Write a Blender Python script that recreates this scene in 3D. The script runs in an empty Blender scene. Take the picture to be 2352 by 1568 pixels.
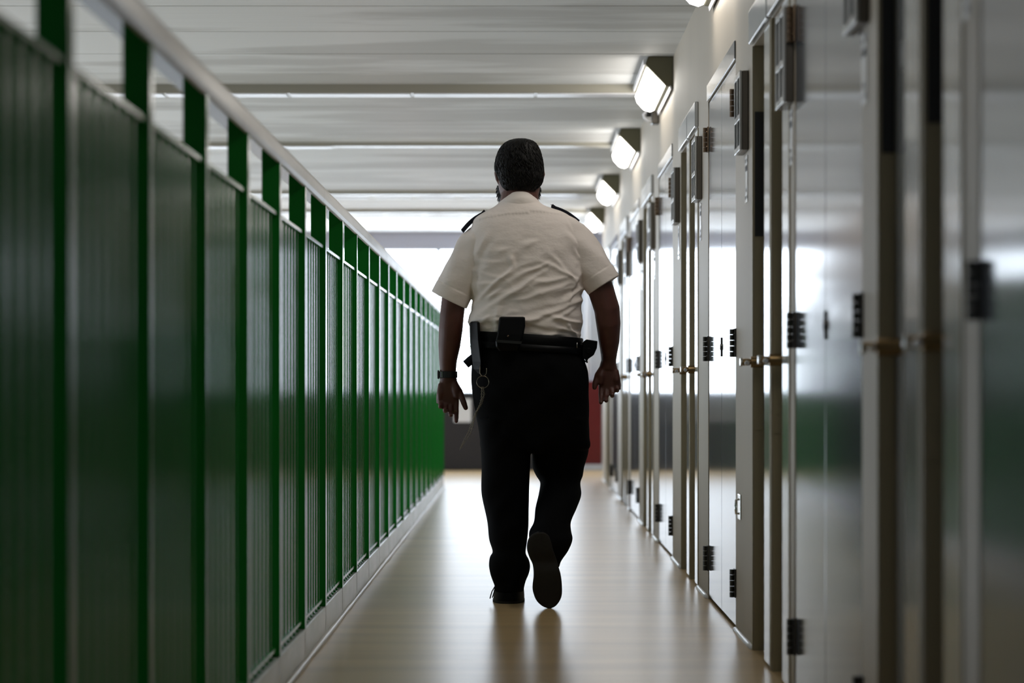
import bpy, math, random
from mathutils import Vector, Matrix
random.seed(7)
S = bpy.context.scene
C = S.collection
F = 6540.0                                   # focal length in pixels of a 2352 px wide frame
# ---------------------------------------------------------------- camera, world, exposure
cd = bpy.data.cameras.new('camera'); cam = bpy.data.objects.new('camera', cd); C.objects.link(cam)
cam.location = (0, 0, 0.83); cam.rotation_euler = (math.radians(90), 0, 0)
cd.sensor_width = 36; cd.lens = 36*F/2352
cd.shift_x = -24/2352; cd.shift_y = 109/2352
cd.clip_start = .05; cd.clip_end = 200
cd.dof.use_dof = True; cd.dof.focus_distance = 10.9; cd.dof.aperture_fstop = (cd.lens/1000)/0.031
S.camera = cam
w = bpy.data.worlds.new('world'); S.world = w; w.use_nodes = True
w.node_tree.nodes['Background'].inputs[0].default_value = (.75, .85, 1, 1)
w.node_tree.nodes['Background'].inputs[1].default_value = .16
S.view_settings.view_transform = 'Standard'; S.view_settings.look = 'None'
S.view_settings.exposure = 0.0; S.view_settings.gamma = 1; S.view_settings.use_curve_mapping = False
WINDOW_STRENGTH = 6.2
LAMP_STRENGTH = 11.0
al = bpy.data.lights.new('atrium_fill', 'AREA'); al.shape = 'RECTANGLE'; al.size = 3.2; al.size_y = 20  # added fill light out of view, brightens the ceiling from below left
al.energy = 1000; al.color = (.80, .90, 1)
ao = bpy.data.objects.new('atrium_fill', al); C.objects.link(ao); ao.location = (-8.6, 19, -.6); ao.rotation_euler = (0, math.radians(-108), 0)

# ---------------------------------------------------------------- helpers
def P(px, py, Y=11.05):
    return Vector(((px-1200)*Y/F, Y, .83+(893-py)*Y/F))
class MB:
    def __init__(s): s.v = []; s.f = []
    def add(s, vs, fs):
        n = len(s.v); s.v += [tuple(v) for v in vs]; s.f += [tuple(i+n for i in f) for f in fs]; return s
    def box(s, x0, x1, y0, y1, z0, z1):
        v = [(x, y, z) for x in (x0, x1) for y in (y0, y1) for z in (z0, z1)]
        return s.add(v, [(0,1,3,2), (4,6,7,5), (0,4,5,1), (2,3,7,6), (0,2,6,4), (1,5,7,3)])
    def rings(s, rs, cap=True):
        n = len(rs[0]); vs = [p for r in rs for p in r]; fs = []
        for i in range(len(rs)-1):
            for j in range(n):
                k = (j+1) % n
                fs.append((i*n+j, i*n+k, (i+1)*n+k, (i+1)*n+j))
        if cap:
            fs.append(tuple(range(n))[::-1]); fs.append(tuple((len(rs)-1)*n+j for j in range(n)))
        return s.add(vs, fs)
    def path(s, pts, ra, rb=None, n=16, ref=Vector((0,1,0)), cap=True, round_end=False):
        pts = [Vector(p) for p in pts]; m = len(pts)
        ra = ra if isinstance(ra, (list, tuple)) else [ra]*m
        rb = ra if rb is None else (rb if isinstance(rb, (list, tuple)) else [rb]*m)
        rs = []
        for i, p in enumerate(pts):
            t = (pts[min(i+1, m-1)]-pts[max(i-1, 0)]).normalized()
            b = ref - t*ref.dot(t)
            if b.length < .05: b = Vector((1,0,0)) - t*t.x
            b.normalize(); a = t.cross(b)
            if round_end and i == m-1:
                for q in (.0, .55, .85): pass
            rs.append([p + a*ra[i]*math.cos(2*math.pi*j/n) + b*rb[i]*math.sin(2*math.pi*j/n) for j in range(n)])
        if round_end:
            t = (pts[-1]-pts[-2]).normalized(); last = rs[-1]; c = pts[-1]
            for k in (.35, .65, .88, .99):
                q = math.sqrt(1-k*k)
                rs.append([c + (v-c)*q + t*ra[-1]*k for v in last])
        return s.rings(rs, cap)
    def torus(s, c, ax, R, r, n=28, m=8, squash=1):
        ax = Vector(ax).normalized(); u = ax.orthogonal().normalized(); v = ax.cross(u); vs = []; fs = []
        for i in range(n):
            a = 2*math.pi*i/n; d = u*math.cos(a)+v*math.sin(a)*squash
            for j in range(m):
                b = 2*math.pi*j/m; vs.append(Vector(c)+d*R+d.normalized()*r*math.cos(b)+ax*r*math.sin(b))
        for i in range(n):
            for j in range(m):
                fs.append((i*m+j, ((i+1)%n)*m+j, ((i+1)%n)*m+(j+1)%m, i*m+(j+1)%m))
        return s.add(vs, fs)
    def prism(s, poly, y0, y1):                # polygon of (x,z), extruded along y
        n = len(poly)
        return s.rings([[(x, y0, z) for x, z in poly], [(x, y1, z) for x, z in poly]])
    def build(s, name, mat, parent=None, smooth=False, bevel=0, remesh=0, smooth_it=0, seg=2):
        off = Vector((0,0,0)); q = parent
        while q: off += q.location; q = q.parent
        me = bpy.data.meshes.new(name); me.from_pydata([tuple(Vector(v)-off) for v in s.v], [], s.f); me.validate()
        import bmesh
        bm = bmesh.new(); bm.from_mesh(me); bmesh.ops.recalc_face_normals(bm, faces=bm.faces); bm.to_mesh(me); bm.free()
        me.materials.append(mat)
        o = bpy.data.objects.new(name, me); C.objects.link(o)
        if parent: o.parent = parent
        if smooth:
            for p in me.polygons: p.use_smooth = True
        if bevel:
            b = o.modifiers.new('bevel', 'BEVEL'); b.width = bevel; b.segments = seg; b.limit_method = 'ANGLE'
        if remesh:
            r = o.modifiers.new('remesh', 'REMESH'); r.mode = 'VOXEL'; r.voxel_size = remesh; r.use_smooth_shade = True
            if smooth_it:
                q = o.modifiers.new('soft', 'SMOOTH'); q.factor = .5; q.iterations = smooth_it
        return o
def tag(o, label=None, cat=None, group=None, kind=None):
    if label: o['label'] = label
    if cat: o['category'] = cat
    if group: o['group'] = group
    if kind: o['kind'] = kind
    return o
def empty(name, loc, **k):
    o = bpy.data.objects.new(name, None); o.empty_display_size = .1; C.objects.link(o); o.location = loc
    return tag(o, **k)

# ---------------------------------------------------------------- materials
def mat(name, col, rough=.5, metal=0, spec=.5, coat=0, noise=None, bump=None, emit=None):
    m = bpy.data.materials.new(name); m.use_nodes = True; nt = m.node_tree; N = nt.nodes; L = nt.links
    b = N['Principled BSDF']; b.inputs['Base Color'].default_value = (*col, 1)
    b.inputs['Roughness'].default_value = rough; b.inputs['Metallic'].default_value = metal
    b.inputs['Specular IOR Level'].default_value = spec; b.inputs['Coat Weight'].default_value = coat
    b.inputs['Coat Roughness'].default_value = .08
    if noise or bump:
        tc = N.new('ShaderNodeTexCoord')
    if noise:                                  # (second colour, scale xyz, detail, lo, hi)
        c2, sc, det, lo, hi = noise
        mp = N.new('ShaderNodeMapping'); mp.inputs['Scale'].default_value = sc
        nz = N.new('ShaderNodeTexNoise'); nz.inputs['Scale'].default_value = 1; nz.inputs['Detail'].default_value = det
        mr = N.new('ShaderNodeMapRange'); mr.inputs[1].default_value = lo; mr.inputs[2].default_value = hi
        mx = N.new('ShaderNodeMix'); mx.data_type = 'RGBA'
        mx.inputs[6].default_value = (*col, 1); mx.inputs[7].default_value = (*c2, 1)
        L.new(tc.outputs['Object'], mp.inputs[0]); L.new(mp.outputs[0], nz.inputs['Vector'])
        L.new(nz.outputs[0], mr.inputs[0]); L.new(mr.outputs[0], mx.inputs[0]); L.new(mx.outputs[2], b.inputs['Base Color'])
    if bump:                                   # (scale xyz, detail, strength, distance)
        sc, det, st, di = bump
        mp = N.new('ShaderNodeMapping'); mp.inputs['Scale'].default_value = sc
        nz = N.new('ShaderNodeTexNoise'); nz.inputs['Scale'].default_value = 1; nz.inputs['Detail'].default_value = det
        bp = N.new('ShaderNodeBump'); bp.inputs['Strength'].default_value = st; bp.inputs['Distance'].default_value = di
        L.new(tc.outputs['Object'], mp.inputs[0]); L.new(mp.outputs[0], nz.inputs['Vector'])
        L.new(nz.outputs[0], bp.inputs['Height']); L.new(bp.outputs[0], b.inputs['Normal'])
    if emit:
        b.inputs['Emission Color'].default_value = (*emit[0], 1); b.inputs['Emission Strength'].default_value = emit[1]
    return m
M = {}
M['floor'] = mat('beige_vinyl', (.60, .42, .21), .28, spec=.5, noise=((.47, .325, .16), (.6, 5, 1), 3, .35, .7), bump=((3, 90, 1), 4, .12, .002))
M['wall'] = mat('cream_wall_paint', (.44, .38, .30), .5, noise=((.38, .33, .26), (1, 1.2, .4), 3, .35, .7))
M['ceiling'] = mat('painted_concrete_planks', (.76, .77, .77), .6, noise=((.58, .58, .57), (.45, 1.6, 1), 5, .46, .54), bump=((1.2, 14, 1), 5, .25, .01))
M['groove'] = mat('dark_joint', (.10, .09, .07), .9)
M['beam'] = mat('painted_beam', (.36, .34, .28), .3)
M['endwall'] = mat('grey_lilac_paint', (.42, .42, .49), .5)
M['landing'] = mat('pale_grey_paint', (.60, .63, .68), .4)
M['darkpanel'] = mat('charcoal_board', (.022, .022, .028), .45)
M['red'] = mat('dark_red_paint', (.12, .004, .006), .4)
M['paper'] = mat('white_paper', (.85, .87, .92), .14, spec=1.0)
M['green'] = mat('green_gloss_paint', (.010, .165, .020), .16, spec=.05, bump=((6, 6, 3), 2, .05, .003))
M['handrail'] = mat('worn_cream_handrail', (.58, .55, .50), .28, noise=((.38, .35, .30), (20, 1.2, 20), 5, .35, .65))
M['curb'] = mat('pale_stone_curb', (.46, .48, .44), .25, noise=((.34, .37, .33), (4, 3, 6), 4, .3, .7))
M['seal'] = mat('cream_sealant', (.42, .36, .24), .35)
M['steel'] = mat('grey_gloss_door_steel', (.10, .108, .12), .11, spec=.8, bump=((1, 2.2, .5), 2, .05, .004))
M['frame'] = mat('olive_cream_frame_paint', (.31, .26, .16), .42)
M['celldoor'] = mat('grey_cell_door_gloss', (.30, .30, .29), .12, spec=.8)
M['edge'] = mat('gloss_painted_door_edge', (.34, .33, .29), .1, spec=.9)
M['header'] = mat('satin_steel_header', (.42, .43, .43), .2, metal=.3)
M['hinge'] = mat('dark_steel_hinge', (.045, .042, .036), .35, metal=.6)
M['bronze'] = mat('bronze_hinge', (.16, .11, .07), .3, metal=.8)
M['chrome'] = mat('chrome', (.7, .68, .64), .14, metal=1)
M['brass'] = mat('brass', (.28, .19, .09), .28, metal=1)
M['boxgrey'] = mat('brown_grey_metal', (.10, .088, .072), .3, metal=.3)
M['boxface'] = mat('dark_glass_slot', (.03, .03, .03), .15)
M['black'] = mat('matt_black', (.009, .009, .009), .5)
M['ink'] = mat('black_ink', (.01, .01, .012), .6)
M['lamphouse'] = mat('olive_lamp_housing', (.13, .12, .07), .5)
M['lampflange'] = mat('white_lamp_flange', (.75, .75, .78), .3)
M['glow'] = mat('lit_lamp_diffuser', (.9, .9, .88), .4, emit=((1, .95, .88), LAMP_STRENGTH))
M['window'] = mat('daylit_frosted_glass', (.9, .9, .9), .3, emit=((.78, .88, 1.0), WINDOW_STRENGTH))
M['skin'] = mat('skin', (.12, .042, .029), .5, noise=((.095, .033, .023), (30, 30, 30), 3, .3, .7), bump=((180, 180, 180), 3, .12, .001))
M['hair'] = mat('dark_brown_hair', (.0035, .0027, .0022), .5, spec=.22)
M['shirt'] = mat('white_cotton_shirt', (.86, .77, .71), .85, spec=.15, bump=((16, 16, 26), 3, .35, .012))
M['trousers'] = mat('black_cloth', (.0035, .0035, .004), .85, spec=.08)
M['leather'] = mat('black_leather', (.002, .002, .0025), .42, spec=.12)
M['sole'] = mat('black_rubber_sole', (.016, .013, .009), .7, spec=.3, bump=((60, 60, 60), 2, .4, .003))
M['navy'] = mat('navy_epaulette_cloth', (.006, .007, .014), .7, spec=.2)
M['chain'] = mat('chain_steel', (.30, .26, .19), .35, metal=1)
M['nail'] = mat('fingernail', (.3, .16, .12), .35)
M['eye'] = mat('eye_white', (.6, .58, .55), .2)

# ---------------------------------------------------------------- setting
def struct(name, mb, m, **k): return tag(mb.build(name, m, **k), kind='structure')
XW = .735; ZC = 2.45; YE = 29.3; XR = -.66
struct('floor', MB().box(-.68, 3.0, -1.5, 24.2, -.12, 0).box(-9, 3.0, 24.2, YE+.1, -.12, 0), M['floor'])
struct('floor_lower', MB().box(-9, -.7, -1.5, YE, -3.1, -3.0), M['floor'])
# right wall, built around the door openings
DOUBLE = [(3.05, 4.58), (6.16, 7.69), (9.81, 11.26), (13.93, 15.36), (17.93, 19.4), (21.95, 23.4)]
CELL = [(4.76, 5.20), (5.26, 5.86), (7.83, 8.37), (8.43, 9.05), (11.9, 12.44), (12.5, 13.13), (15.95, 16.5), (16.56, 17.2), (19.75, 20.3), (20.36, 21.0), (23.7, 24.25), (24.31, 24.95)]
opens = sorted([(a, b, 1.965, .02) for a, b in DOUBLE] + [(a, b, 1.92, .034) for a, b in CELL])
wm = MB(); y = 1.0; T = .18
for a, b, h, d in opens:
    wm.box(XW, XW+T, y, a, 0, 1.92); y = b
wm.box(XW, XW+T, y, 26.0, 0, 1.92)
y = 1.0
for a, b, h, d in opens:                       # lintels
    if h > 1.93: wm.box(XW, XW+T, y, a, 1.92, 1.965) if a > y else None; y = b
wm.box(XW, XW+T, y, 26.0, 1.92, 1.965)
for a, b in CELL: pass
wm.box(XW, XW+T, 1.0, 26.0, 1.965, ZC)
struct('wall_right', wm, M['wall'])
bb = MB(); y = 1.0
for a, b, h, d in opens:
    if a-y > .08: bb.path([(XW-.002, y+.01+(a-y-.02)*i/6, .003) for i in range(7)], [.009+.003*random.random() for _ in range(7)], n=8)
    y = b
bb.path([(XW-.002, y+.01+(26-y)*i/6, .003) for i in range(7)], .009, n=8)
struct('baseboard_right', bb, M['lampflange'], smooth=True)
# ceiling of wide planks with open joints
cm = MB(); gy = []
y = 12.05-.86*13
while y < YE-.3:
    cm.box(-9, XW+T, y+.006, y+.86-.006, ZC, ZC+.15); gy.append(y); y += .86
cm.box(-9, XW+T, y, YE, ZC, ZC+.15).box(XW+T, 3, 26, YE, ZC, ZC+.15)
struct('ceiling', cm, M['ceiling'], bevel=.008, seg=1)
struct('ceiling_backing', MB().box(-9, XW+T, .5, YE, ZC+.03, ZC+.2), M['groove'])
for i, (a, wd, dn) in enumerate([(15.15, .19, .045), (18.7, .15, .025), (23.3, .16, .03), (25.7, .16, .03), (10.9, .2, .03)]):
    if i == 4: continue
    bm_ = struct('trim_%d' % (i+1), MB().box(-9, XW-.01, a, a+wd, ZC-dn, ZC+.02), M['beam'], bevel=.004)
    st = MB(); x = -5.2
    while x < (.1 if i == 0 else -1.4 if i == 1 else .5):
        st.box(x, x+(.64 if i < 2 else .30), a+(.01 if i < 2 else .7), a+(wd-.01 if i < 2 else .76), ZC-(dn+.006 if i < 2 else .012), ZC-(dn if i < 2 else .0005)); x += (.66 if i < 2 else .36)
    o = st.build('white_strip', M['lampflange'], bm_)
# end wall, windows, landing
ew = MB().box(-9, 3, YE, YE+.2, 2.278, ZC+.1).box(-9, -6.2, YE, YE+.2, 0, 2.278).box(.56, .9, YE, YE+.2, 0, 2.278).box(2.9, 3, YE, YE+.2, 0, 2.278).box(.9, 2.9, YE, YE+.2, 0, .776).box(-6.2, .56, YE, YE+.2, 0, .776)
struct('wall_back', ew, M['endwall'])
struct('wall_landing', MB().box(.57, .86, YE-.03, YE, 0, 2.278).box(3, 3.1, 26, YE, 0, ZC), M['landing'])
struct('wall_left', MB().box(-9.1, -9, .5, YE, -3, ZC), M['landing'])
struct('trim_6', MB().box(-9, -.69, 24.0, 24.2, -3, 0), M['landing'])
xs = [-6.2]
while xs[-1] < .5: xs.append(xs[-1]+1.067)
xs = [(a, min(b, .56)) for a, b in zip(xs, xs[1:])]+[(.9, 1.9), (1.9, 2.9)]  # last two glowing panes are added out of view to brighten railing reflections
for i in range(len(xs)):
    a, b = xs[i]
    if b-a < .05: continue
    wn = empty('window_%d' % (i+1), ((a+b)/2, YE+.05, .776), kind='structure')
    MB().box(a+.02, b-.02, YE+.06, YE+.08, .80, 2.26).build('pane', M['window'], wn)
    MB().box(a, a+.02, YE+.02, YE+.1, .776, 2.278).box(b-.02, b, YE+.02, YE+.1, .776, 2.278).box(a+.02, b-.02, YE+.02, YE+.1, 2.26, 2.278).box(a+.02, b-.02, YE+.02, YE+.1, .776, .80).build('window_frame', M['landing'], wn)
# curb under the railing, jointed at every post
cb = MB(); k = -4
while k < 22:
    y0 = 5.048+.9*k-.9; y1 = min(y0+.9, 24.2)
    if y1 > y0: cb.box(-.80, XR, y0+.006, y1-.006, -.3, .101)
    k += 1
struct('trim_5', cb.box(-.80, XR-.012, 1.0, 24.2, -.3, .095), M['curb'], bevel=.005)
sm = MB().path([(XR+.004, 1+i*.25, .002) for i in range(93)], [.008+.006*random.random() for _ in range(93)], n=8)
struct('baseboard_left', sm, M['seal'], smooth=True)

# ---------------------------------------------------------------- end of landing
dp = empty('low_panel', (-.2, YE-.2, 0), label='charcoal waist-high board below the bright window at the far end', cat='panel')
MB().box(-3.6, .60, YE-.16, YE-.06, .0, .776).build('board', M['darkpanel'], dp, bevel=.006)
MB().box(-3.6, .60, YE-.18, YE-.05, .776, .79).build('top_edge', M['darkpanel'], dp, bevel=.004)
nt_ = MB().box(-.70, -.525, YE-.165, YE-.161, .49, .73).build('paper_notice', M['paper'])
tag(nt_, 'white paper notice stuck on the charcoal board at the far end', 'notice')
rc = empty('red_panel', (.72, YE-.2, 0), label='dark red waist-high panel on pale plinth right of the charcoal board', cat='panel')
MB().box(.605, .81, YE-.2, YE-.05, .06, .91).build('panel_face', M['red'], rc, bevel=.006)
MB().box(.605, .83, YE-.22, YE-.05, 0, .06).build('plinth', M['landing'], rc, bevel=.004)
pp = tag(MB().path([(.665, YE-.12, .95), (.665, YE-.12, 2.44)], .022, n=14).build('wall_pipe', M['lampflange'], smooth=True), 'pale vertical pipe on the far grey wall above the red panel', 'pipe')

# ---------------------------------------------------------------- green railing
rl = empty('railing', (XR, 5, .1), label='green painted steel railing with cream handrail along the landing edge', cat='railing')
hp = [(XR-.006, 1.444), (XR+.002, 1.447), (XR+.006, 1.458), (XR+.006, 1.488), (XR+.002, 1.499), (XR-.012, 1.506), (-.742, 1.506), (-.754, 1.500), (-.756, 1.490), (XR-.004, 1.490)]
hm = MB(); yj = 1.3
while yj < 24.1:
    y2 = min(yj+2.7, 24.15); hm.rings([[(x, yy, z) for x, z in hp] for yy in (yj+.0015, y2-.0015)]); yj = y2
hm.build('handrail', M['handrail'], rl, bevel=.0015)
MB().box(-.750, XR-.008, 1.3, 24.15, 1.484, 1.4895).build('handrail_channel', M['steel'], rl)
MB().box(-.700, -.666, 1.3, 24.1, 1.300, 1.312).build('middle_rail', M['green'], rl, bevel=.002)
MB().box(-.700, -.668, 1.3, 24.1, .118, .130).build('bottom_rail', M['green'], rl, bevel=.002)
pm = None
for k in range(-3, 22):
    y0 = 5.048+.9*k
    if pm is None:
        pm = MB().box(-.71, -.66, 0, .05, .101, 1.4838).build('post', M['green'], rl, bevel=.003); o = pm
    else:
        o = pm.copy(); C.objects.link(o); o.parent = rl
    o.location = (0, y0, 0)
bp_ = None; n = 0; far = MB()
for k in range(-3, 21):
    for j in range(7):
        y0 = 5.048+.9*k+.048+.1065*(j+1)
        if n < 100 and k > -3:
            if bp_ is None:
                mb_ = MB().box(-.690, -.674, -.018, .018, .10, 1.302); mb_.box(-.695, -.669, -.027, .027, .101, .106)
                bp_ = mb_.build('baluster', M['green'], rl, bevel=.0025); o = bp_
            else:
                o = bp_.copy(); C.objects.link(o); o.parent = rl
            o.location = (0, y0, 0); n += 1
        elif k > -3:
            far.box(-.690, -.674, y0-.018, y0+.018, .10, 1.302)
o = far.build('far_balusters', M['green'], rl); o['kind'] = 'stuff'

# ---------------------------------------------------------------- doors
dn = 0
def hinge(parent, y, z, m, side):
    h = MB()
    for i in range(5):
        h.path([(XW-.012, y, z+i*.0195), (XW-.012, y, z+i*.0195+.018)], .0095, n=12)
    h.box(XW-.006, XW-.001, y-.03, y+.03, z, z+.098)
    for zz in (.02, .078):
        h.path([(XW-.006, y+.018, z+zz), (XW-.009, y+.018, z+zz)], .004, n=8); h.path([(XW-.006, y-.018, z+zz), (XW-.009, y-.018, z+zz)], .004, n=8)
    return h.build('hinge', m, parent, smooth=False)
for a, b in DOUBLE:
    dn += 1
    d = empty('door_%d' % dn, (XW, (a+b)/2, 0), kind='structure')
    mid = (a+b)/2
    for y0, y1 in ((a+.006, mid-.0025), (mid+.0025, b-.006)):
        lf = MB().box(XW+.002, XW+.04, y0, y1, .012, 1.960).build('door_leaf', M['steel'], d, bevel=.003)
    MB().box(XW+.045, XW+.06, a, b, 0, 1.965).build('door_stop', M['black'], d)
    MB().box(XW-.006, XW-.0005, a-.005, b+.005, 1.967, 2.03).build('door_header', M['steel'], d, bevel=.002)
    MB().path([(XW+.003, mid-.004, .985), (XW-.004, mid-.004, .985)], .011, n=12).box(XW-.002, XW+.003, mid-.010, mid+.002, .95, 1.02).build('keyhole_cover', M['hinge'], d)
    for yy in (a, b):
        hinge(d, yy, 1.766, M['bronze'], 1); hinge(d, yy, .94, M['hinge'], 1); hinge(d, yy, .113, M['hinge'], 1)
for a, b in CELL:
    dn += 1
    d = empty('door_%d' % dn, (XW, (a+b)/2, 0), kind='structure')
    rd = .034
    MB().box(XW+rd, XW+rd+.05, a+.004, b-.004, .008, 1.925).build('door_leaf', M['celldoor'], d, bevel=.003)
    MB().box(XW-.004, XW-.0005, a-.018, a-.001, 0, 1.92).box(XW-.004, XW-.0005, b+.001, b+.018, 0, 1.92).build('door_frame', M['frame'], d, bevel=.0015)
    MB().box(XW+.001, XW+rd-.001, b-.004, b+.001, 0, 1.92).build('jamb_lining', M['frame'], d)
    MB().box(XW-.016, XW-.0005, a-.01, b+.01, 1.925, 2.03).build('door_header', M['header'], d, bevel=.003)
    MB().box(XW-.003, XW+.012, a+.002, a+.19, .01, 1.915).build('door_edge', M['edge'], d, bevel=.0015)
    if (a, b) in ((4.76, 5.20), (5.26, 5.86), (8.43, 9.05)): MB().box(XW+.003, XW+rd-.003, b-.008, b-.004, 1.315, 1.71).build('jamb_plate', M['black'], d)
    kp = MB().box(XW+.004, XW+rd-.004, b-.008, b-.004, .70, 1.15)
    for zz in (.76, .93, 1.06):
        kp.path([(XW+.015, b-.008, zz), (XW+.015, b-.011, zz)], .005, n=8)
    kp.build('strike_plate', M['frame'], d)
    lk = MB().path([(XW+rd, b-.07, .915), (XW+rd-.05, b-.07, .915)], .018, n=18).path([(XW+rd-.05, b-.07, .915), (XW+rd-.075, b-.07, .915)], .011, n=16).build('lock', M['brass'], d, smooth=False, bevel=.002)
    MB().path([(XW+rd-.062, b-.075, .912), (XW+rd-.064, b-.12, .912)], .008, n=12).path([(XW+rd-.075, b-.07, .915), (XW+rd-.083, b-.07, .915)], .014, n=16).build('latch_handle', M['chrome'], lk, smooth=False, bevel=.002)
    # handle and spyhole
    MB().path([(XW+rd, b-.16, 1.5), (XW+rd-.008, b-.16, 1.5)], .03, n=20).build('spyhole', M['hinge'], d)

# wall boxes with slots and number labels under them
boxY = [4.64, 6.03, 7.70, 9.24, 11.64, 13.28, 15.76, 17.40, 19.52, 21.15, 23.48, 25.1]
orde = ['nearest', 'second nearest', 'third nearest', 'fourth nearest', 'fifth nearest', 'sixth nearest', 'seventh nearest', 'eighth nearest', 'ninth nearest', 'tenth nearest', 'second farthest', 'farthest']
bt = None; stt = None
def copy_tree(o, dy, parent=None):
    c = o.copy(); C.objects.link(c)
    if parent is None: c.location.y += dy
    else: c.parent = parent
    for ch in list(o.children): copy_tree(ch, dy, c)
    return c
blabel = ['brown-grey slotted metal wall box cut off by the top right frame edge',
 'nearest wall box in view, strongly blurred and cut off by the frame top',
 'blurred brown-grey wall box just left of the near blurred double door',
 'largest sharp brown-grey wall box, right of the bronze hinge of the sharp double door',
 'brown-grey slotted wall box left of the sharp double door, by its far bronze hinge',
 'dark blurred wall box on the strip before the second cell doorway pair',
 'blurred wall box level with the lower wall lamps, seventh nearest along the wall',
 'dark blurred wall box, eighth nearest along the wall', 'small dark wall box, ninth nearest along the wall, above the right sleeve hem',
 'small dark wall box touching the right sleeve in view, tenth nearest', 'second farthest tiny wall box on the cell wall', 'farthest tiny wall box on the cell wall']
for i, yb in enumerate(boxY):
    if i == 0: pass
    elif bt is None:
        bt = empty('wall_box', (XW, yb, 1.606), label=blabel[i], cat='wall box', group='slotted wall boxes beside the cell doors')
        x0 = XW-.027; L_ = .24
        MB().box(x0+.004, XW-.0008, yb, yb+L_, 1.606, 1.864).build('case', M['boxgrey'], bt, bevel=.003)
        fr = MB()
        for q in (0, .5, 1): fr.box(x0-.003, x0+.004, yb+q*(L_-.016), yb+q*(L_-.016)+.016, 1.606, 1.864)
        for q in (0, .42, 1): fr.box(x0-.003, x0+.0035, yb+.016, yb+L_-.016, 1.606+q*.240, 1.606+q*.240+.018)
        fr.build('slot_frame', M['header'], bt, bevel=.001)
        MB().box(x0+.0015, x0+.0045, yb+.01, yb+L_-.01, 1.615, 1.855).build('slot_panel', M['boxface'], bt)
    else:
        c = copy_tree(bt, yb-boxY[1]); c['label'] = blabel[i]
    ys = yb+.035
    if stt is None:
        stt = empty('number_label', (XW, ys, 1.44), label='white printed label', cat='label', group='white printed labels under the wall boxes')
        ik = MB().box(XW-.0025, XW-.0006, ys, ys+.09, 1.44, 1.592)
        for zz in (1.452, 1.572):
            ik.box(XW-.0032, XW-.0024, ys+.01, ys+.025, zz, zz+.010); ik.box(XW-.0032, XW-.0024, ys+.065, ys+.08, zz, zz+.010)
        ik.box(XW-.0032, XW-.0024, ys+.012, ys+.078, 1.543, 1.560)
        ik.box(XW-.0032, XW-.0024, ys+.035, ys+.055, 1.475, 1.486)
        lp = ik.build('label_sheet', M['paper'], stt); lp.data.materials.append(M['ink'])
        for p in lp.data.polygons:
            if p.index >= 6: p.material_index = 1
        c = stt
    else: c = copy_tree(stt, yb-boxY[0])
    c['label'] = 'white printed label below the %s wall box on the cell wall' % orde[i-1] if i else 'nearest and most blurred white printed label, near the top right of the photo'
# keeper plate low on the wall strip
o = empty('door_keeper', (XW, 9.62, .39), label='small chrome keeper low on the wall strip beside the sharp double door', cat='door keeper')
MB().box(XW-.005, XW-.0006, 9.56, 9.66, .39, .475).build('plate', M['chrome'], o, bevel=.002)
MB().path([(XW-.004, 9.61, .41), (XW-.014, 9.61, .41), (XW-.016, 9.61, .43), (XW-.014, 9.61, .455), (XW-.004, 9.61, .458)], .004, n=10).build('loop', M['chrome'], o, smooth=True)

# ---------------------------------------------------------------- corner lamps
lampY = [5.9, 9.72, 13.87, 17.7, 21.5, 25.4]
ll = ['corner strip lamp just before the frame top', 'lit corner lamp cut off by the top edge of the frame',
 'nearest whole lit corner lamp, with a dark fitting hanging below it', 'second whole lit corner lamp below and left of the largest one', 'third whole lit corner lamp, right of the man\'s head', 'farthest lit corner lamp beside the right shoulder']
lt = None
for i, yl in enumerate(lampY):
    if lt is None:
        y0, y1 = yl, yl+1.25
        lt = empty('corner_lamp', (XW, yl, 2.45), label=ll[i], cat='lamp', group='lit corner strip lamps along the cell wall')
        hs = [(XW-.001, ZC-.001), (.612, ZC-.001), (.600, 2.408), (.700, 2.305), (XW-.001, 2.30)]
        MB().prism(hs, y0, y1).build('housing', M['lamphouse'], lt, bevel=.003)
        # diffuser standing proud of the slanted face
        nx, nz = -.72, -.69
        A = Vector((.606, 0, 2.398)); B = Vector((.696, 0, 2.307))
        prof = [A, A+Vector((nx, 0, nz))*.018+(B-A)*.06, A+Vector((nx, 0, nz))*.034+(B-A)*.3, A+Vector((nx, 0, nz))*.036+(B-A)*.7, A+Vector((nx, 0, nz))*.020+(B-A)*.94, B]
        MB().prism([(p.x, p.z) for p in prof], y0+.02, y1-.02).build('diffuser', M['glow'], lt)
        f1 = MB().prism([(.597, 2.412), (.590, 2.404), (.588, 2.432), (.600, 2.440)], y0-.01, y1+.01); f1.build('flange', M['lampflange'], lt)
        f2 = MB().prism([(.716, 2.302), (.722, 2.308), (.728, 2.290), (.720, 2.284)], y0-.01, y1+.01); f2.build('flange', M['lampflange'], lt)
    else:
        c = copy_tree(lt, yl-lampY[0]); c['label'] = ll[i]
# dark fitting with white curved bracket below the lamp
o = empty('wall_sensor', (XW, 15.3, 2.2), label='small dark sensor on a white curved bracket hanging beyond the largest whole lamp', cat='sensor')
Ys = 15.3
MB().path([P(1520, 245, Ys), P(1500, 250, Ys), P(1485, 258, Ys), P(1478, 263, Ys), P(1480, 270, Ys), P(1488, 276, Ys), P(1498, 279, Ys)], .008, n=12).build('bracket', M['lampflange'], o, smooth=True)
MB().path([P(1490, 246, Ys), P(1490, 268, Ys)], .014, n=14).build('sensor_head', M['black'], o, smooth=True)
MB().box(P(1497, 0, Ys).x, XW-.001, Ys-.01, Ys+.10, P(0, 284, Ys).z, P(0, 250, Ys).z).build('back_box', M['boxgrey'], o, bevel=.006)
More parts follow.
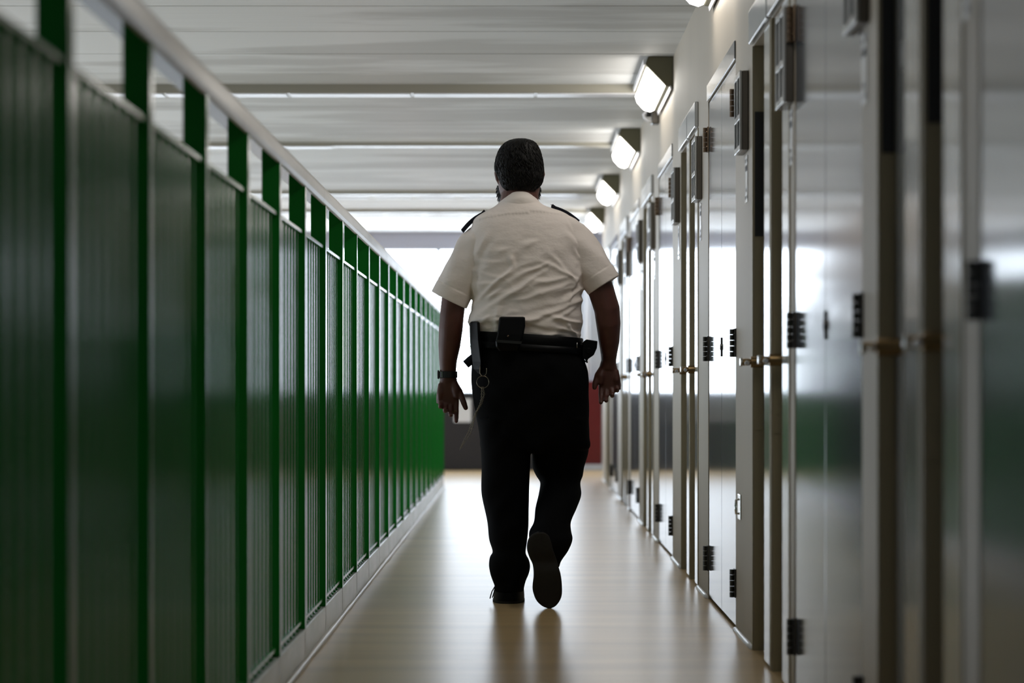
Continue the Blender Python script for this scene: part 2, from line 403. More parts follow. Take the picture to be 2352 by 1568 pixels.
# ---------------------------------------------------------------- the man walking away
YM = 11.05
def Q(px, py, dy=0.0): return P(px, py, YM+dy)
man = empty('person', (Q(1200, 1385).x, YM, 0), label='heavyset man in white short-sleeved uniform shirt and black trousers walking away down the corridor', cat='person')
def lerp_table(tab, t):
    if t <= tab[0][0]: return tab[0][1:]
    for a, b in zip(tab, tab[1:]):
        if t <= b[0]:
            q = (t-a[0])/(b[0]-a[0]); return [u+(v-u)*q for u, v in zip(a[1:], b[1:])]
    return tab[-1][1:]
def smooth_table(tab, t):                     # Catmull-Rom on the table rows
    n = len(tab)
    if t <= tab[0][0]: return list(tab[0][1:])
    if t >= tab[-1][0]: return list(tab[-1][1:])
    i = max(k for k in range(n-1) if tab[k][0] <= t)
    p1, p2 = tab[i], tab[i+1]; p0 = tab[max(i-1, 0)]; p3 = tab[min(i+2, n-1)]
    q = (t-p1[0])/(p2[0]-p1[0]); h = p2[0]-p1[0]; out = []
    for c in range(1, len(p1)):
        m1 = (p2[c]-p0[c])/(p2[0]-p0[0])*h if p2[0] != p0[0] else 0
        m2 = (p3[c]-p1[c])/(p3[0]-p1[0])*h if p3[0] != p1[0] else 0
        q2 = q*q; q3 = q2*q
        out.append((2*q3-3*q2+1)*p1[c]+(q3-2*q2+q)*m1+(-2*q3+3*q2)*p2[c]+(q3-q2)*m2)
    return out
def hloft(mb, tab, step=4, n=64, ex=2.3, disp=None, sm=True):
    """horizontal rings: rows (py, left px, right px, back dy, front dy)"""
    f = smooth_table if sm else lerp_table
    a, b = tab[0][0], tab[-1][0]; m = max(2, int(abs(b-a)/step)); rs = []
    for i in range(m+1):
        py = a+(b-a)*i/m; l, r, bk, fr = f(tab, py)
        cx, hw, cy, hd = (l+r)/2, (r-l)/2, (bk+fr)/2, (fr-bk)/2; ring = []
        for j in range(n):
            an = 2*math.pi*j/n; c, s_ = math.cos(an), math.sin(an)
            x = math.copysign(abs(c)**(2/ex), c); y = math.copysign(abs(s_)**(2/ex), s_)
            px = cx+hw*x; dy = cy+hd*y
            d = disp(px, py, s_, c) if disp else 0
            dy += d*s_; px += d*c*592
            # keep the outline of the photograph whatever the depth of the point
            ring.append(Vector(((px-1200)*YM/F, YM+dy, .83+(893-py)*YM/F)))
        rs.append(ring)
    mb.rings(rs); return mb

# ---- body (one continuous skin surface)
B = MB()
HY = -8*math.pi/180
head = [(322,1186,1207,-.030,.02),(328,1168,1222,-.060,.055),(338,1156,1232,-.078,.080),(355,1147,1239,-.090,.098),(378,1143,1243,-.094,.104),(400,1143,1243,-.090,.106),(420,1144,1241,-.080,.106),(438,1147,1239,-.068,.104),(452,1153,1234,-.056,.104),(468,1166,1222,-.035,.100),(478,1176,1212,.0,.092)]
hc = Q(1193, 400)
def headpt(x, y, z):                            # local head frame: x right, y forward, z up from head centre
    c, s_ = math.cos(-HY), math.sin(-HY)
    return Vector((hc.x+x*c-y*s_, YM+x*s_+y*c, hc.z+z))
tmp = MB(); hloft(tmp, head, step=3, n=48, ex=2.1)
B.rings([tmp.v[i*48:(i+1)*48] for i in range(len(tmp.v)//48)])
# face: brow, nose, cheeks, mouth, chin, ears
B.path([headpt(0, .098, .022), headpt(0, .112, .0), headpt(0, .126, -.022), headpt(0, .112, -.036)], [.008, .010, .016, .011], n=12, ref=Vector((1,0,0)), round_end=True)
B.path([headpt(-.045, .092, .028), headpt(-.02, .104, .032), headpt(.02, .104, .032), headpt(.045, .092, .028)], .009, n=10, ref=Vector((0,0,1)))
B.path([headpt(-.022, .104, -.055), headpt(0, .110, -.053), headpt(.022, .104, -.055)], [.005, .007, .005], n=10, ref=Vector((0,0,1)))
B.path([headpt(-.020, .102, -.067), headpt(0, .108, -.069), headpt(.020, .102, -.067)], [.005, .008, .005], n=10, ref=Vector((0,0,1)))
B.path([headpt(0, .09, -.11), headpt(0, .098, -.10)], [.02, .022], n=12, round_end=True)
for sx in (-1, 1):                              # ears
    e = [headpt(sx*.079, .006, -.035), headpt(sx*.086, .0, -.02), headpt(sx*.090, -.008, .0), headpt(sx*.088, -.002, .018), headpt(sx*.083, .014, .02)]
    B.path(e, [.006, .008, .010, .009, .006], [.010, .013, .015, .013, .010], n=12)
    B.path([headpt(sx*.05, .085, -.02), headpt(sx*.06, .06, -.03)], [.018, .02], n=12)
B.path([Q(1195, 425, .01), Q(1194, 450, -.002), Q(1192, 480, -.012), Q(1192, 505, -.01)], [.071, .073, .078, .085], [.072, .074, .074, .078], n=24)
torso = [(490,1130,1262,-.06,.06),(510,1108,1300,-.085,.07),(540,1100,1318,-.10,.09),(600,1098,1320,-.115,.115),(680,1098,1320,-.115,.13),(760,1100,1322,-.115,.15),(830,1098,1332,-.12,.13),(880,1100,1334,-.12,.11),(960,1104,1336,-.10,.10),(1010,1112,1336,-.07,.08)]
hloft(B, torso, step=10, n=40)
def limb(pts, ra, rb=None, n=20, **k): B.path(pts, ra, rb, n=n, **k)
px_m = 1/592.
limb([Q(1120,535),Q(1085,585),Q(1056,640,.005),Q(1042,690,.01),Q(1038,725,.012),Q(1035.5,755,.018),Q(1032,795,.03),Q(1029,828,.04),Q(1029,856,.048),Q(1030,875,.052)],
     [.062,.058,.052,.0475,.0465,.0465,.0425,.035,.031,.034], [.062,.06,.056,.052,.050,.050,.044,.036,.028,.026], n=24)
limb([Q(1290,525),Q(1325,565),Q(1358,618,-.005),Q(1381,668,-.008),Q(1394,710,-.006),Q(1397.5,745,.0),Q(1399,785,.015),Q(1398.5,812,.028),Q(1398,828,.036),Q(1396,846,.042)],
     [.062,.060,.056,.051,.050,.0475,.040,.0325,.0295,.034], [.062,.06,.056,.053,.053,.052,.044,.036,.028,.026], n=24)
for sx, pts in ((-1, [Q(1160,900),Q(1163,1000,.0),Q(1165,1110,.02),Q(1168,1210,.02),Q(1170,1340,.03)]), (1, [Q(1286,900),Q(1288,1000,.05),Q(1288,1080,.09),Q(1284,1150,.0),Q(1276,1200,-.07)])):
    limb(pts, [.085,.08,.062,.058,.038], n=20)

# ---- hands: palm turned back towards the camera, fingers curled
def hand(side, wrist, tilt, fingers, thumb):
    """side +1: thumb towards +x (left hand of a man seen from behind)"""
    cz, sz = math.cos(tilt), math.sin(tilt)
    def L(x, y, z):
        x *= side
        return Vector((wrist.x+x*cz-z*sz, wrist.y+y, wrist.z+x*sz+z*cz))
    # palm: x from little side (-) to thumb side (+), z down
    B.path([L(0, 0, .012), L(.0, 0, -.015), L(-.001, .0, -.045), L(-.003, .0, -.075), L(-.004, -.002, -.096)], [.031, .036, .043, .0445, .041], [.024, .023, .021, .017, .013], n=20)
    B.path([L(.020, -.006, -.012), L(.032, -.014, -.040), L(.034, -.016, -.060)], [.017, .019, .013], n=14, round_end=True)      # ball of the thumb
    B.path([L(-.026, -.006, -.018), L(-.030, -.010, -.055), L(-.030, -.006, -.078)], [.014, .015, .011], n=14, round_end=True)
    for (x, z, lens, r, bends, spread) in fingers:
        p = L(x, .0, z+.022); pts = [p]; an = 0; q = Vector((x, 0.0, z)); pts.append(L(*q)); rr = [r*1.05, r*1.06]
        for i, (ln, bd) in enumerate(zip(lens, bends)):
            an += math.radians(bd); d = Vector((spread*math.cos(an), -math.sin(an), -math.cos(an)))
            mid = q+d*ln*.5; q = q+d*ln
            pts += [L(*mid), L(*q)]; rr += [r*(.96-.06*i), r*(1.0-.09*i)]
        B.path(pts, rr, n=12, ref=Vector((1,0,0)), round_end=True)
    B.path([L(*p) for p in thumb], [.0145, .0135, .0120, .0115, .0095], n=14, ref=Vector((0,1,0)), round_end=True)
    return L
FL = [( .0325,-.086,(.043,.026,.020),.0102,(16,22,16), .03), (.0115,-.090,(.044,.029,.021),.0106,(34,36,22), .03), (-.0095,-.087,(.041,.027,.021),.0103,(42,40,24), .02), (-.0290,-.079,(.035,.022,.019),.0094,(44,42,22), .03)]
TL = [(.026,-.004,-.020),(.044,-.012,-.045),(.054,-.018,-.068),(.063,-.024,-.090),(.070,-.026,-.108)]
hand(+1, Q(1030, 872, .052), -.02, FL, TL)
FR = [( .0320,-.074,(.038,.026,.020),.0100,(20,22,16), .07), (.0115,-.080,(.042,.028,.021),.0106,(32,30,18), .10), (-.0095,-.078,(.041,.027,.021),.0103,(40,38,22), .03), (-.0290,-.070,(.035,.022,.019),.0094,(44,44,22), .0)]
TR = [(.026,-.004,-.012),(.042,-.010,-.032),(.050,-.016,-.052),(.056,-.020,-.068),(.058,-.022,-.080)]
hand(-1, Q(1397, 841, .044), .05, FR, TR)
body = B.build('body', M['skin'], man, smooth=True, remesh=.0036, smooth_it=3)
for sx in (-1, 1):
    MB().path([headpt(sx*.032, .088, .012), headpt(sx*.032, .099, .012)], [.011, .008], n=14, round_end=True).build('eye', M['eye'], man, smooth=True)

# ---- hair, beard
H = MB()
hair = [(319,1184,1208,-.034,.0),(324,1170,1222,-.072,.03),(332,1157,1232,-.088,.055),(346,1147,1239,-.100,.075),(368,1139.5,1245,-.106,.078),(392,1138,1247.5,-.106,.06),(404,1144,1247,-.103,.035),(416,1149,1246,-.098,.015),(427,1153,1241,-.090,.0),(435,1159,1233,-.083,-.015),(439,1166,1226,-.077,-.03)]
hloft(H, hair, step=3, n=56, ex=2.15, disp=lambda px, py, s_, c: .0016*math.sin(px*.9+py*.13)+.0012*math.sin(px*2.1-py*.2))
rnd = random.Random(3)
def hairpt(py, an, out=1.0):
    l, r, bk, fr = smooth_table(hair, py); cx, hw, cy, hd = (l+r)/2, (r-l)/2, (bk+fr)/2, (fr-bk)/2
    return Vector((((cx+hw*math.cos(an)*out)-1200)*YM/F, YM+cy+hd*math.sin(an)*out, .83+(893-py)*YM/F))
for i in range(1500):
    py = 321+rnd.random()**.8*104; an = rnd.uniform(-math.pi-.5, .5)
    ln = rnd.uniform(10, 22); sw = rnd.uniform(-.18, .18)+.06
    o_ = 1.0+rnd.uniform(0, .02)
    p0 = hairpt(py, an, o_-.02); p1 = hairpt(min(py+ln*.5, 438), an+sw*.5, o_+.015); p2 = hairpt(min(py+ln, 441), an+sw, o_+rnd.uniform(.0, .035))
    H.path([p0, p1, p2], [.0022, .0018, .0004], n=4)
for i in range(60):                             # unruly crown
    x = rnd.uniform(-1, 1); p0 = Q(1197+x*24, 323+abs(x)*8, rnd.uniform(-.07, .0)); t = Vector((rnd.uniform(-.4, 1)*.012-.004, rnd.uniform(-.01, .01), rnd.uniform(.002, .011)))
    H.path([p0, p0+t*.6, p0+t+Vector((.004, 0, -.002))], [.0024, .0016, .0004], n=4)
H.build('hair', M['hair'], man, smooth=True)
Bd = MB()
beard = [(424,1141,1241,.012,.10),(436,1140.5,1242,.008,.112),(448,1142,1240,.005,.116),(460,1146,1234,.006,.116),(472,1152,1226,.015,.112),(482,1168,1212,.05,.10)]
hloft(Bd, beard, step=3, n=36, ex=2.2)
for i in range(260):
    py = rnd.uniform(428, 478); an = rnd.uniform(-.5, math.pi+.5); l, r, bk, fr = smooth_table(beard, py)
    c_ = Vector((((l+r)/2+(r-l)/2*math.cos(an)-1200)*YM/F, YM+(bk+fr)/2+(fr-bk)/2*math.sin(an), .83+(893-py)*YM/F))
    Bd.path([c_, c_+Vector((math.cos(an)*.004, math.sin(an)*.004, -.008))], [.0016, .0003], n=4)
Bd.build('beard', M['hair'], man, smooth=True)

# ---- shirt
folds = [ # x0,y0,x1,y1,width px,height m
 (1086,702,1178,620,6,.007),(1112,716,1250,628,7,.008),(1105,738,1232,735,6,.006),(1195,748,1335,690,7,.010),(1255,742,1318,706,6,.008),(1268,752,1330,770,5,.006),
 (1262,728,1322,742,5,.008),(1230,766,1300,772,5,.006),(1290,738,1326,775,5,.007),(1165,652,1255,610,6,.006),(1240,604,1318,640,5,.005),(1262,590,1330,660,5,.004),
 (1172,588,1180,618,7,.006),(1196,568,1232,556,7,.005),(1100,560,1088,640,7,.006),(1082,560,1094,680,5,.007),(1120,540,1102,580,7,.005),(1330,520,1335,640,4,.006),
 (1300,540,1334,580,6,.006),(1310,560,1338,612,5,.006),(1335,600,1300,700,6,.005),(1150,700,1140,760,6,.005),(1120,690,1150,668,5,.005),(1140,585,1172,572,6,.003),(1090,600,1150,606,5,.003),(1092,625,1150,640,5,.0035),(1095,655,1135,650,5,.004),
 (1200,690,1300,655,7,.006),(1210,660,1290,640,6,.004),(1285,700,1335,664,5,.007),(1100,750,1128,728,5,.005),(1300,505,1318,545,5,.004)]
from mathutils import noise as _nz
def fold(px, py, s_, c):
    d = 0
    if s_ > .25: return .003*math.sin(px*.06+py*.045)
    wx = 5*_nz.noise(Vector((px*.02, py*.02, 1))); wy = 5*_nz.noise(Vector((px*.02, py*.02, 7)))
    X, Y = px+wx, py+wy
    for x0, y0, x1, y1, w_, h_ in folds:
        ux, uy = x1-x0, y1-y0; L2 = ux*ux+uy*uy; t = ((X-x0)*ux+(Y-y0)*uy)/L2
        if -.3 < t < 1.3:
            ww = w_*(1.15-.5*t); dist = ((X-x0)*uy-(Y-y0)*ux)/math.sqrt(L2)
            e = math.exp(-(dist/ww)**2)-.5*math.exp(-((dist-ww*1.8)/(ww*1.3))**2)
            d += 1.25*h_*e*max(0, math.sin(math.pi*(t+.3)/1.6))**2
    for a_, fu, fv, am in ((-.58, .006, .028, .0060), (-.2, .008, .034, .0035), (.5, .010, .032, .0022)):
        u = X*math.cos(a_)+Y*math.sin(a_); v = -X*math.sin(a_)+Y*math.cos(a_)
        q = 1-abs(_nz.noise(Vector((u*fu, v*fv, 3+a_))))*2.6
        d += am*max(q, -.3)*min(1, max(0, (py-530)/120))
    yl = 742-(px-1079)*.21 if px < 1146 else 728+(px-1146)*.27
    d += .009*max(0, min(1, (1300-px)/70))/(1+math.exp((py-yl)/1.3))*max(0, min(1, (py-yl+26)/26))
    ys = 489+ (px-1215)**2*.0011 + (4 if px < 1215 else 0)
    d += .0040/(1+math.exp((py-ys)/.9))+.0012*math.exp(-((py-ys)/2.5)**2)*math.sin(px*.8)
    return d
T_ = MB()
shirt = [(452,1162,1224,-.072,.060),(462,1152,1234,-.080,.068),(474,1139,1252,-.090,.078),(486,1117,1288,-.100,.088),(500,1095,1311,-.110,.095),(518,1084,1325,-.121,.102),(545,1077,1336,-.131,.112),(585,1077,1337,-.139,.125),(630,1081,1336.5,-.142,.138),(670,1085,1335.5,-.142,.150),(700,1086,1334,-.144,.160),(722,1081,1334.5,-.148,.168),(740,1079,1335,-.150,.17),(756,1081,1336,-.150,.17),(770,1088,1336,-.145,.165),(784,1096,1332,-.134,.155),(795,1100,1326,-.125,.15)]
hloft(T_, shirt, step=1.5, n=300, ex=2.35, disp=fold)
def sleeve(pts, ra, rb, seed):
    r_ = random.Random(seed); n = 72; m = 70; V = [Vector(p) for p in pts]; rs = []
    def at(t):
        f = t*(len(V)-1); i = min(int(f), len(V)-2); q = f-i
        return V[i].lerp(V[i+1], q), ra[i]+(ra[i+1]-ra[i])*q, rb[i]+(rb[i+1]-rb[i])*q
    for i in range(m+1):
        t = i/m; p, a_, b_ = at(t); p2 = at(min(t+.02, 1))[0]; p0 = at(max(t-.02, 0))[0]; tn = (p2-p0).normalized()
        bx = Vector((0,1,0)); bx = (bx-tn*bx.dot(tn)).normalized(); ax = tn.cross(bx); ring = []
        for j in range(n):
            an = 2*math.pi*j/n
            k = .0030*math.sin(an*3+t*7+seed)*(1-t)+.0022*math.sin(an*5-t*9)+.002*math.sin(t*22+an*2)*(1-t)
            if t > .85: k = .0018+k*.3
            if .83 < t <= .85: k -= .0012
            ring.append(p+ax*(a_+k)*math.cos(an)+bx*(b_+k)*math.sin(an))
        rs.append(ring)
    T_.rings(rs)
sleeve([Q(1114,534), Q(1099,560), Q(1076,602), Q(1053,646,.002), Q(1031.5,689,.006)], [.054,.074,.0745,.073,.0745], [.075,.082,.080,.078,.080], 1)
sleeve([Q(1288,513), Q(1306,538), Q(1333,574), Q(1361,614,-.002), Q(1387,655,-.004)], [.052,.072,.075,.072,.069], [.075,.082,.080,.078,.076], 4)
T_.build('shirt', M['shirt'], man, smooth=True, remesh=.0030, smooth_it=1)
# collar: stand and fall around the neck
Co = MB(); rs = []
for (py, l, r, bk, fr, sag) in [(490,1136,1254,-.085,.078,6),(474,1141,1249,-.091,.078,8),(462,1145.5,1242,-.095,.077,10),(456,1150,1238,-.089,.074,14),(444,1158,1231,-.079,.068,22),(442.5,1160,1229,-.076,.066,22),(444,1163,1226,-.072,.062,22),(460,1160,1228,-.070,.060,10)]:
    ring = []
    for j in range(56):
        an = 2*math.pi*j/56; c_, s_ = math.cos(an), math.sin(an); cx = (l+r)/2
        pyy = py+sag*(s_*.5+.5)*1.0
        ring.append(Vector((((cx+(r-l)/2*c_)-1200)*YM/F, YM+(bk+fr)/2+(fr-bk)/2*s_, .83+(893-pyy)*YM/F)))
    rs.append(ring)
Co.rings(rs, cap=False)
Co.build('collar', M['shirt'], man, smooth=True)
for side, a_, b_, tip in ((-1, (1118,489), (1063,533), 1), (1, (1266,474), (1330,509), 1)):
    e = MB(); A_ = Q(*a_, 0); B_ = Q(*b_, 0); d = B_-A_; nrm = Vector((-d.z, 0, d.x)).normalized()
    if nrm.z < 0: nrm = -nrm
    rs = []
    for i in range(9):
        t = i/8; p = A_+d*t+nrm*((.011 if side < 0 else .005)+.008*math.sin(math.pi*t)+(.006 if i == 0 else 0)); hw = (.008 if i == 0 else .022+.006*t)
        rs.append([p+Vector((0,-hw,0))-nrm*.014, p+Vector((0,hw,0))-nrm*.014, p+Vector((0,hw,0)), p+Vector((0,-hw,0))])
    e.rings(rs).build('epaulette', M['navy'], man, bevel=.002)
MB().path([Q(1276,478,-.03), Q(1270,472,-.035), Q(1265,470,-.035)], [.003,.003,.001], n=8).build('epaulette_tip', M['navy'], man, smooth=True)

# ---- trousers
Tr = MB()
pel = [(786,1090,1333,-.150,.165),(815,1085,1338,-.160,.16),(845,1083,1348,-.168,.15),(875,1083,1352,-.170,.14),(905,1085,1352.5,-.164,.13),(940,1091,1352.5,-.15,.125),(975,1098,1353,-.135,.12),(1005,1102,1354,-.12,.115),(1030,1106,1353,-.09,.105),(1040,1130,1330,-.05,.08)]
def tf(px, py, s_, c): return (1-.8*abs(c))* (.0035*math.sin(px*.05+py*.07)+.002*math.sin(px*.11-py*.09))
hloft(Tr, pel, step=4, n=96, ex=2.5, disp=tf)
def leg(tab, seed):
    hloft(Tr, tab, step=3, n=48, ex=2.25, disp=lambda px, py, s_, c: .0008*math.sin(px*.12+py*.05+seed)+.0025*(1-abs(c))*math.sin(px*.08+py*.09+seed))
leg([(960,1094,1222,-.13,.10),(1000,1101,1221,-.115,.095),(1030,1104.5,1219.5,-.10,.095),(1074,1105.5,1218,-.09,.095),(1125,1105.5,1215,-.085,.09),(1165,1112,1214.5,-.08,.09),(1205,1120,1214.5,-.075,.09),(1240,1124,1211,-.07,.09),(1268,1131,1207,-.065,.095),(1276,1126,1209,-.068,.1),(1284,1123.5,1214,-.07,.10),(1300,1122.5,1218,-.07,.10),(1318,1126,1215,-.068,.105),(1332,1131,1209,-.062,.11),(1346,1136,1205,-.058,.11),(1358,1136,1203,-.055,.11)], 0)
leg([(960,1222,1353,-.13,.12),(1000,1222,1354,-.10,.15),(1040,1222.5,1352,-.06,.19),(1074,1224,1343,-.03,.215),(1095,1232,1340,-.02,.22),(1104,1238,1336,-.025,.21),(1111,1241,1334.5,-.03,.20),(1137,1237,1336,-.075,.165),(1166,1230,1325,-.12,.11),(1197,1226.5,1311,-.17,.05),(1217,1216,1311,-.20,.01),(1234,1216,1313.5,-.225,-.02),(1258,1220,1304,-.235,-.055),(1283,1232,1287,-.235,-.085),(1296,1240,1283,-.23,-.11)], 2)
Tr.build('trousers', M['trousers'], man, smooth=True, remesh=.0045, smooth_it=2)

# ---- shoes
sh = MB()
hloft(sh, [(1340,1139,1202,-.030,.10),(1350,1136,1203,-.040,.20),(1362,1134,1204,-.046,.235),(1372,1133,1204.5,-.048,.25),(1380,1132.5,1204.5,-.048,.26)], step=2, n=40, ex=2.3)
shoe = sh.build('shoe', M['leather'], man, smooth=True)
MB().box(0,0,0,0,0,0) and None
so = MB(); hloft(so, [(1379,1131,1205.5,-.052,.265),(1384.4,1131,1205,-.052,.265)], step=3, n=40, ex=2.4, sm=False)
so.build('sole', M['sole'], shoe, smooth=False)
MB().path([Q(1137,1346,-.04), Q(1130,1358,-.05), Q(1127,1368,-.045), Q(1125.5,1374,-.04)], .0022, n=6).path([Q(1137,1350,-.04), Q(1134,1362,-.05), Q(1131,1372,-.045)], .002, n=6).build('shoelace', M['navy'], shoe, smooth=True)
# trailing foot, sole turned to the camera
ol = [(1223,1233,1250),(1226,1225,1256),(1232,1217,1261),(1246,1211,1266),(1262,1210.5,1270),(1280,1216,1276.5),(1297,1223.5,1281.5),(1320,1225.5,1288),(1350,1223,1291),(1368,1227,1290),(1380,1233,1285.5),(1390,1243,1278),(1395,1252,1271),(1397.3,1259,1265)]
def solering(py, infl, y): 
    l, r = smooth_table([(a,b,c) for a,b,c in ol], py); cx = (l+r)/2; hw = (r-l)/2+infl
    return cx, hw
def footloft(y0f, y1f, shrink, name, m, parent):
    mb = MB(); rs = []; n = 40
    for i in range(60):
        py = 1223+(1397.3-1223)*i/59; l, r = smooth_table(ol, py); cx, hw = (l+r)/2, (r-l)/2-shrink
        t = (py-1223)/(174.3); ya, yb = y0f(t), y1f(t); ring = []
        for j in range(n):
            an = 2*math.pi*j/n; c_, s_ = math.cos(an), math.sin(an); ex = 3.2
            x = math.copysign(abs(c_)**(2/ex), c_); y_ = math.copysign(abs(s_)**(2/ex), s_)
            yy = (ya+yb)/2+(yb-ya)/2*y_
            ring.append(Vector((((cx+max(hw, 1)*x)-1200)*(YM-.28)/F, YM+yy, .83+(893-py)*(YM-.285)/F)))
        rs.append(ring)
    mb.rings(rs); return mb
yb_ = lambda t: -.285-.004*math.sin(t*math.pi)+(.010*math.exp(-((t-.38)/.09)**2))
fs = footloft(lambda t: yb_(t)+.018, lambda t: yb_(t)+.03+.085*(1-t)**.35+.01, 2.5, 'shoe', None, None)
shoe2 = fs.build('shoe', M['leather'], man, smooth=True)
footloft(yb_, lambda t: yb_(t)+.022, 0, 'sole', None, None).build('sole', M['sole'], shoe2, smooth=True)

# ---- belt and equipment worn on it
def band(rows, m, name, thick=.004):
    mb = MB(); n = 96; rs = []
    for (off, infl) in rows:
        ring = []
        for j in range(n):
            an = 2*math.pi*j/n; c_, s_ = math.cos(an), math.sin(an); ex = 2.5
            x = math.copysign(abs(c_)**(2/ex), c_); y_ = math.copysign(abs(s_)**(2/ex), s_)
            px = 1211.5+(124.5+infl*592)*x; py = 783+off+(px-1211)*.065
            ring.append(Vector(((px-1200)*YM/F, YM+.005+(.161+infl)*y_, .83+(893-py)*YM/F)))
        rs.append(ring)
    mb.rings(rs, cap=False); return mb.build(name, m, man, smooth=True, bevel=0)
band([(-14,-.012),(-14.5,.003),(-13,.006),(10,.008),(12,.006),(12,-.01)], M['leather'], 'belt')
band([(8,.004),(9,.011),(22,.0125),(24,.009),(24,-.01)], M['leather'], 'equipment_belt')
po = MB(); rs = []
for (py, l, r, t) in [(727,1151,1203,.016),(729,1147,1206,.026),(748,1144.5,1206.5,.032),(768,1142,1203,.038),(784,1138,1198,.040),(796,1139,1195,.036),(806,1146,1190,.026)]:
    y0 = -.168
    rs.append([Q(l,py,y0+.03), Q(l,py,y0-t+.008), Q(l+3,py,y0-t), Q(r-3,py,y0-t), Q(r,py,y0-t+.008), Q(r,py,y0+.03)])
pou = po.rings(rs).build('belt_pouch', M['leather'], man, bevel=.003)
MB().rings([[Q(1142,780,-.209), Q(1199,784,-.209), Q(1197,790,-.209), Q(1140,786,-.209)], [Q(1142,780,-.204), Q(1199,784,-.204), Q(1197,790,-.204), Q(1140,786,-.204)]]).build('pouch_flap_edge', M['black'], pou)
MB().path([Q(1167,771.5,-.203), Q(1167,771.5,-.212)], [.0048,.0036], n=16, round_end=True).build('snap_button', M['bronze'], pou, smooth=True)
# pouch at the left hip with a stub of baton
hl = MB(); rs = []
for (py, l, r) in [(738,1080,1094),(742,1078,1096),(780,1079,1098),(805,1081,1101),(830,1083,1104),(848,1086,1104),(858,1090,1102)]:
    rs.append([Q(l,py,.0), Q(l+2,py,-.075), Q(r,py,-.14), Q(r+6,py,-.12), Q(r,py,.0)])
hol = hl.rings(rs).build('hip_holster', M['leather'], man, bevel=.004)
MB().path([Q(1094,817,-.04), Q(1080,828,-.04), Q(1069.5,837,-.04)], [.017,.017,.0165], n=18).build('baton_end', M['navy'], hol, bevel=.002)
# holder at the right hip
hr = MB(); hr.path([Q(1326,792,-.06), Q(1345,797,-.05)], [.016,.018], n=14)
hr.rings([[Q(x, y, d) for x, y in [(1340,784),(1347,779),(1372.5,783),(1371,799),(1364,815),(1347,827),(1338,822),(1337,800)]] for d in (-.085, -.02)])
hr.path([Q(1352,806,-.088), Q(1352,806,-.095)], .012, n=16)
hrr = hr.build('belt_holder', M['leather'], man, bevel=.003)
hb = MB()
for a_, b_ in (((1338,820),(1344,832)),((1345,824),(1349,833)),((1350,822),(1347,830))): hb.path([Q(*a_, -.05), Q(*b_, -.05)], .003, n=8)
hb.path([Q(1337,828,-.05), Q(1350,831,-.05)], .0025, n=8).build('holder_buckle', M['black'], hrr)
MB().path([Q(1325.5,787,-.125), Q(1325.5,799,-.125)], .0016, n=8).build('belt_ring', M['chrome'], man, smooth=True)
# wristwatch on the left wrist
wt = MB(); wp = Q(1029, 860, .046)
rs = []
for dz, e_ in ((.013,.0),(.012,.003),(-.012,.003),(-.013,.0)):
    rs.append([wp+Vector((( .0335+e_)*math.cos(2*math.pi*j/40), (.0305+e_)*math.sin(2*math.pi*j/40), dz)) for j in range(40)])
wat = wt.rings(rs).build('wristwatch', M['black'], man, smooth=False, bevel=.0015)
MB().box(wp.x-.041, wp.x-.033, wp.y-.016, wp.y+.016, wp.z-.017, wp.z+.017).build('watch_case', M['black'], wat, bevel=.003)
MB().path([wp+Vector((-.0215,-.0275,-.012)), wp+Vector((-.0215,-.0275,.012))], .0022, n=8).build('watch_buckle', M['chrome'], wat)
MB().torus(Q(1043.5, 944, .012), (0,-.3,1), .0098, .0011, n=20, m=6).build('ring', M['brass'], man, smooth=True)

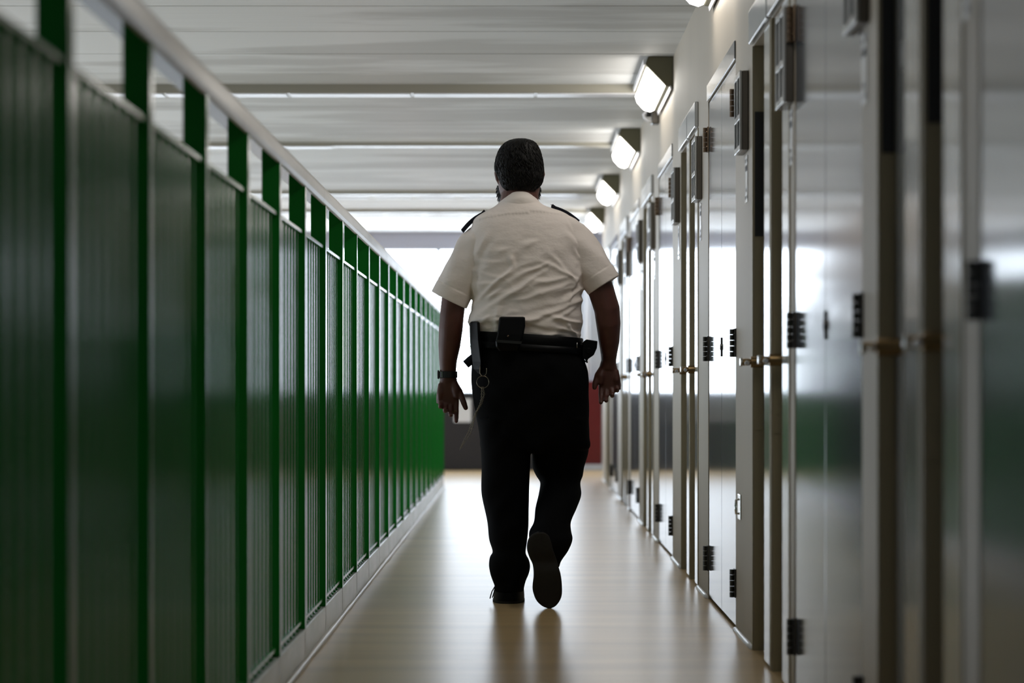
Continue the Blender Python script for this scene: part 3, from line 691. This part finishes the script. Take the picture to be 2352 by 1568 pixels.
# ---- key ring and chain hanging from the belt
kc = empty('key_chain', Q(1108, 846, -.165), label='steel key ring and long chain swinging from the left side of the man\'s belt', cat='key chain')
kc_y = -.19
c1 = MB().torus(Q(1109, 877, kc_y), (0,1,.05), .0232, .0012, n=40, m=8).build('key_ring', M['chain'], kc, smooth=True)
sn = MB().path([Q(1117,845,kc_y), Q(1118,850,kc_y), Q(1117,858,kc_y), Q(1112,864,kc_y), Q(1106,863,kc_y), Q(1102.5,857,kc_y), Q(1102,850,kc_y), Q(1103,838,kc_y+.015)], .0014, n=8).build('snap_hook', M['chain'], kc, smooth=True)
def chain(pts, n, r):
    L_ = [0]; V = [Q(*p) for p in pts]
    for a_, b_ in zip(V, V[1:]): L_.append(L_[-1]+(b_-a_).length)
    mb = MB(); 
    for i in range(n):
        s_ = L_[-1]*i/(n-1); k = max(j for j in range(len(L_)-1) if L_[j] <= s_+1e-9); q = (s_-L_[k])/(L_[k+1]-L_[k]); p = V[k].lerp(V[k+1], q); t = (V[k+1]-V[k]).normalized()
        side = t.cross(Vector((0,1,0))).normalized() if i % 2 else Vector((0,1,0))
        side = (side-t*side.dot(t)).normalized(); u = t; v = side.cross(t).normalized()
        vs = []; fs = []; N_, m_ = 12, 5
        for a in range(N_):
            th = 2*math.pi*a/N_; ctr = p+u*math.cos(th)*.0048+v*math.sin(th)*.0026; d = (u*math.cos(th)+v*math.sin(th)).normalized()
            for b in range(m_):
                ph = 2*math.pi*b/m_; vs.append(ctr+d*r*math.cos(ph)+side*r*math.sin(ph))
        for a in range(N_):
            for b in range(m_): fs.append((a*m_+b, ((a+1)%N_)*m_+b, ((a+1)%N_)*m_+(b+1)%m_, a*m_+(b+1)%m_))
        mb.add(vs, fs)
    return mb
ca = chain([(1107,891,kc_y),(1106,915,kc_y),(1102,930,-.185),(1094,945,-.175),(1085,966,-.17),(1077,990,-.165),(1066,1010,-.16),(1057,1031,-.16)], 44, .00062).build('chain', M['chain'], kc, smooth=True)
cb_ = chain([(1110,891,kc_y),(1112,905,kc_y),(1107,925,-.185),(1098,940,-.175),(1089,962,-.165),(1083,990,-.155),(1074,1006,-.15),(1063,1022,-.152),(1058,1029,-.16)], 44, .00062).build('chain', M['chain'], kc, smooth=True)
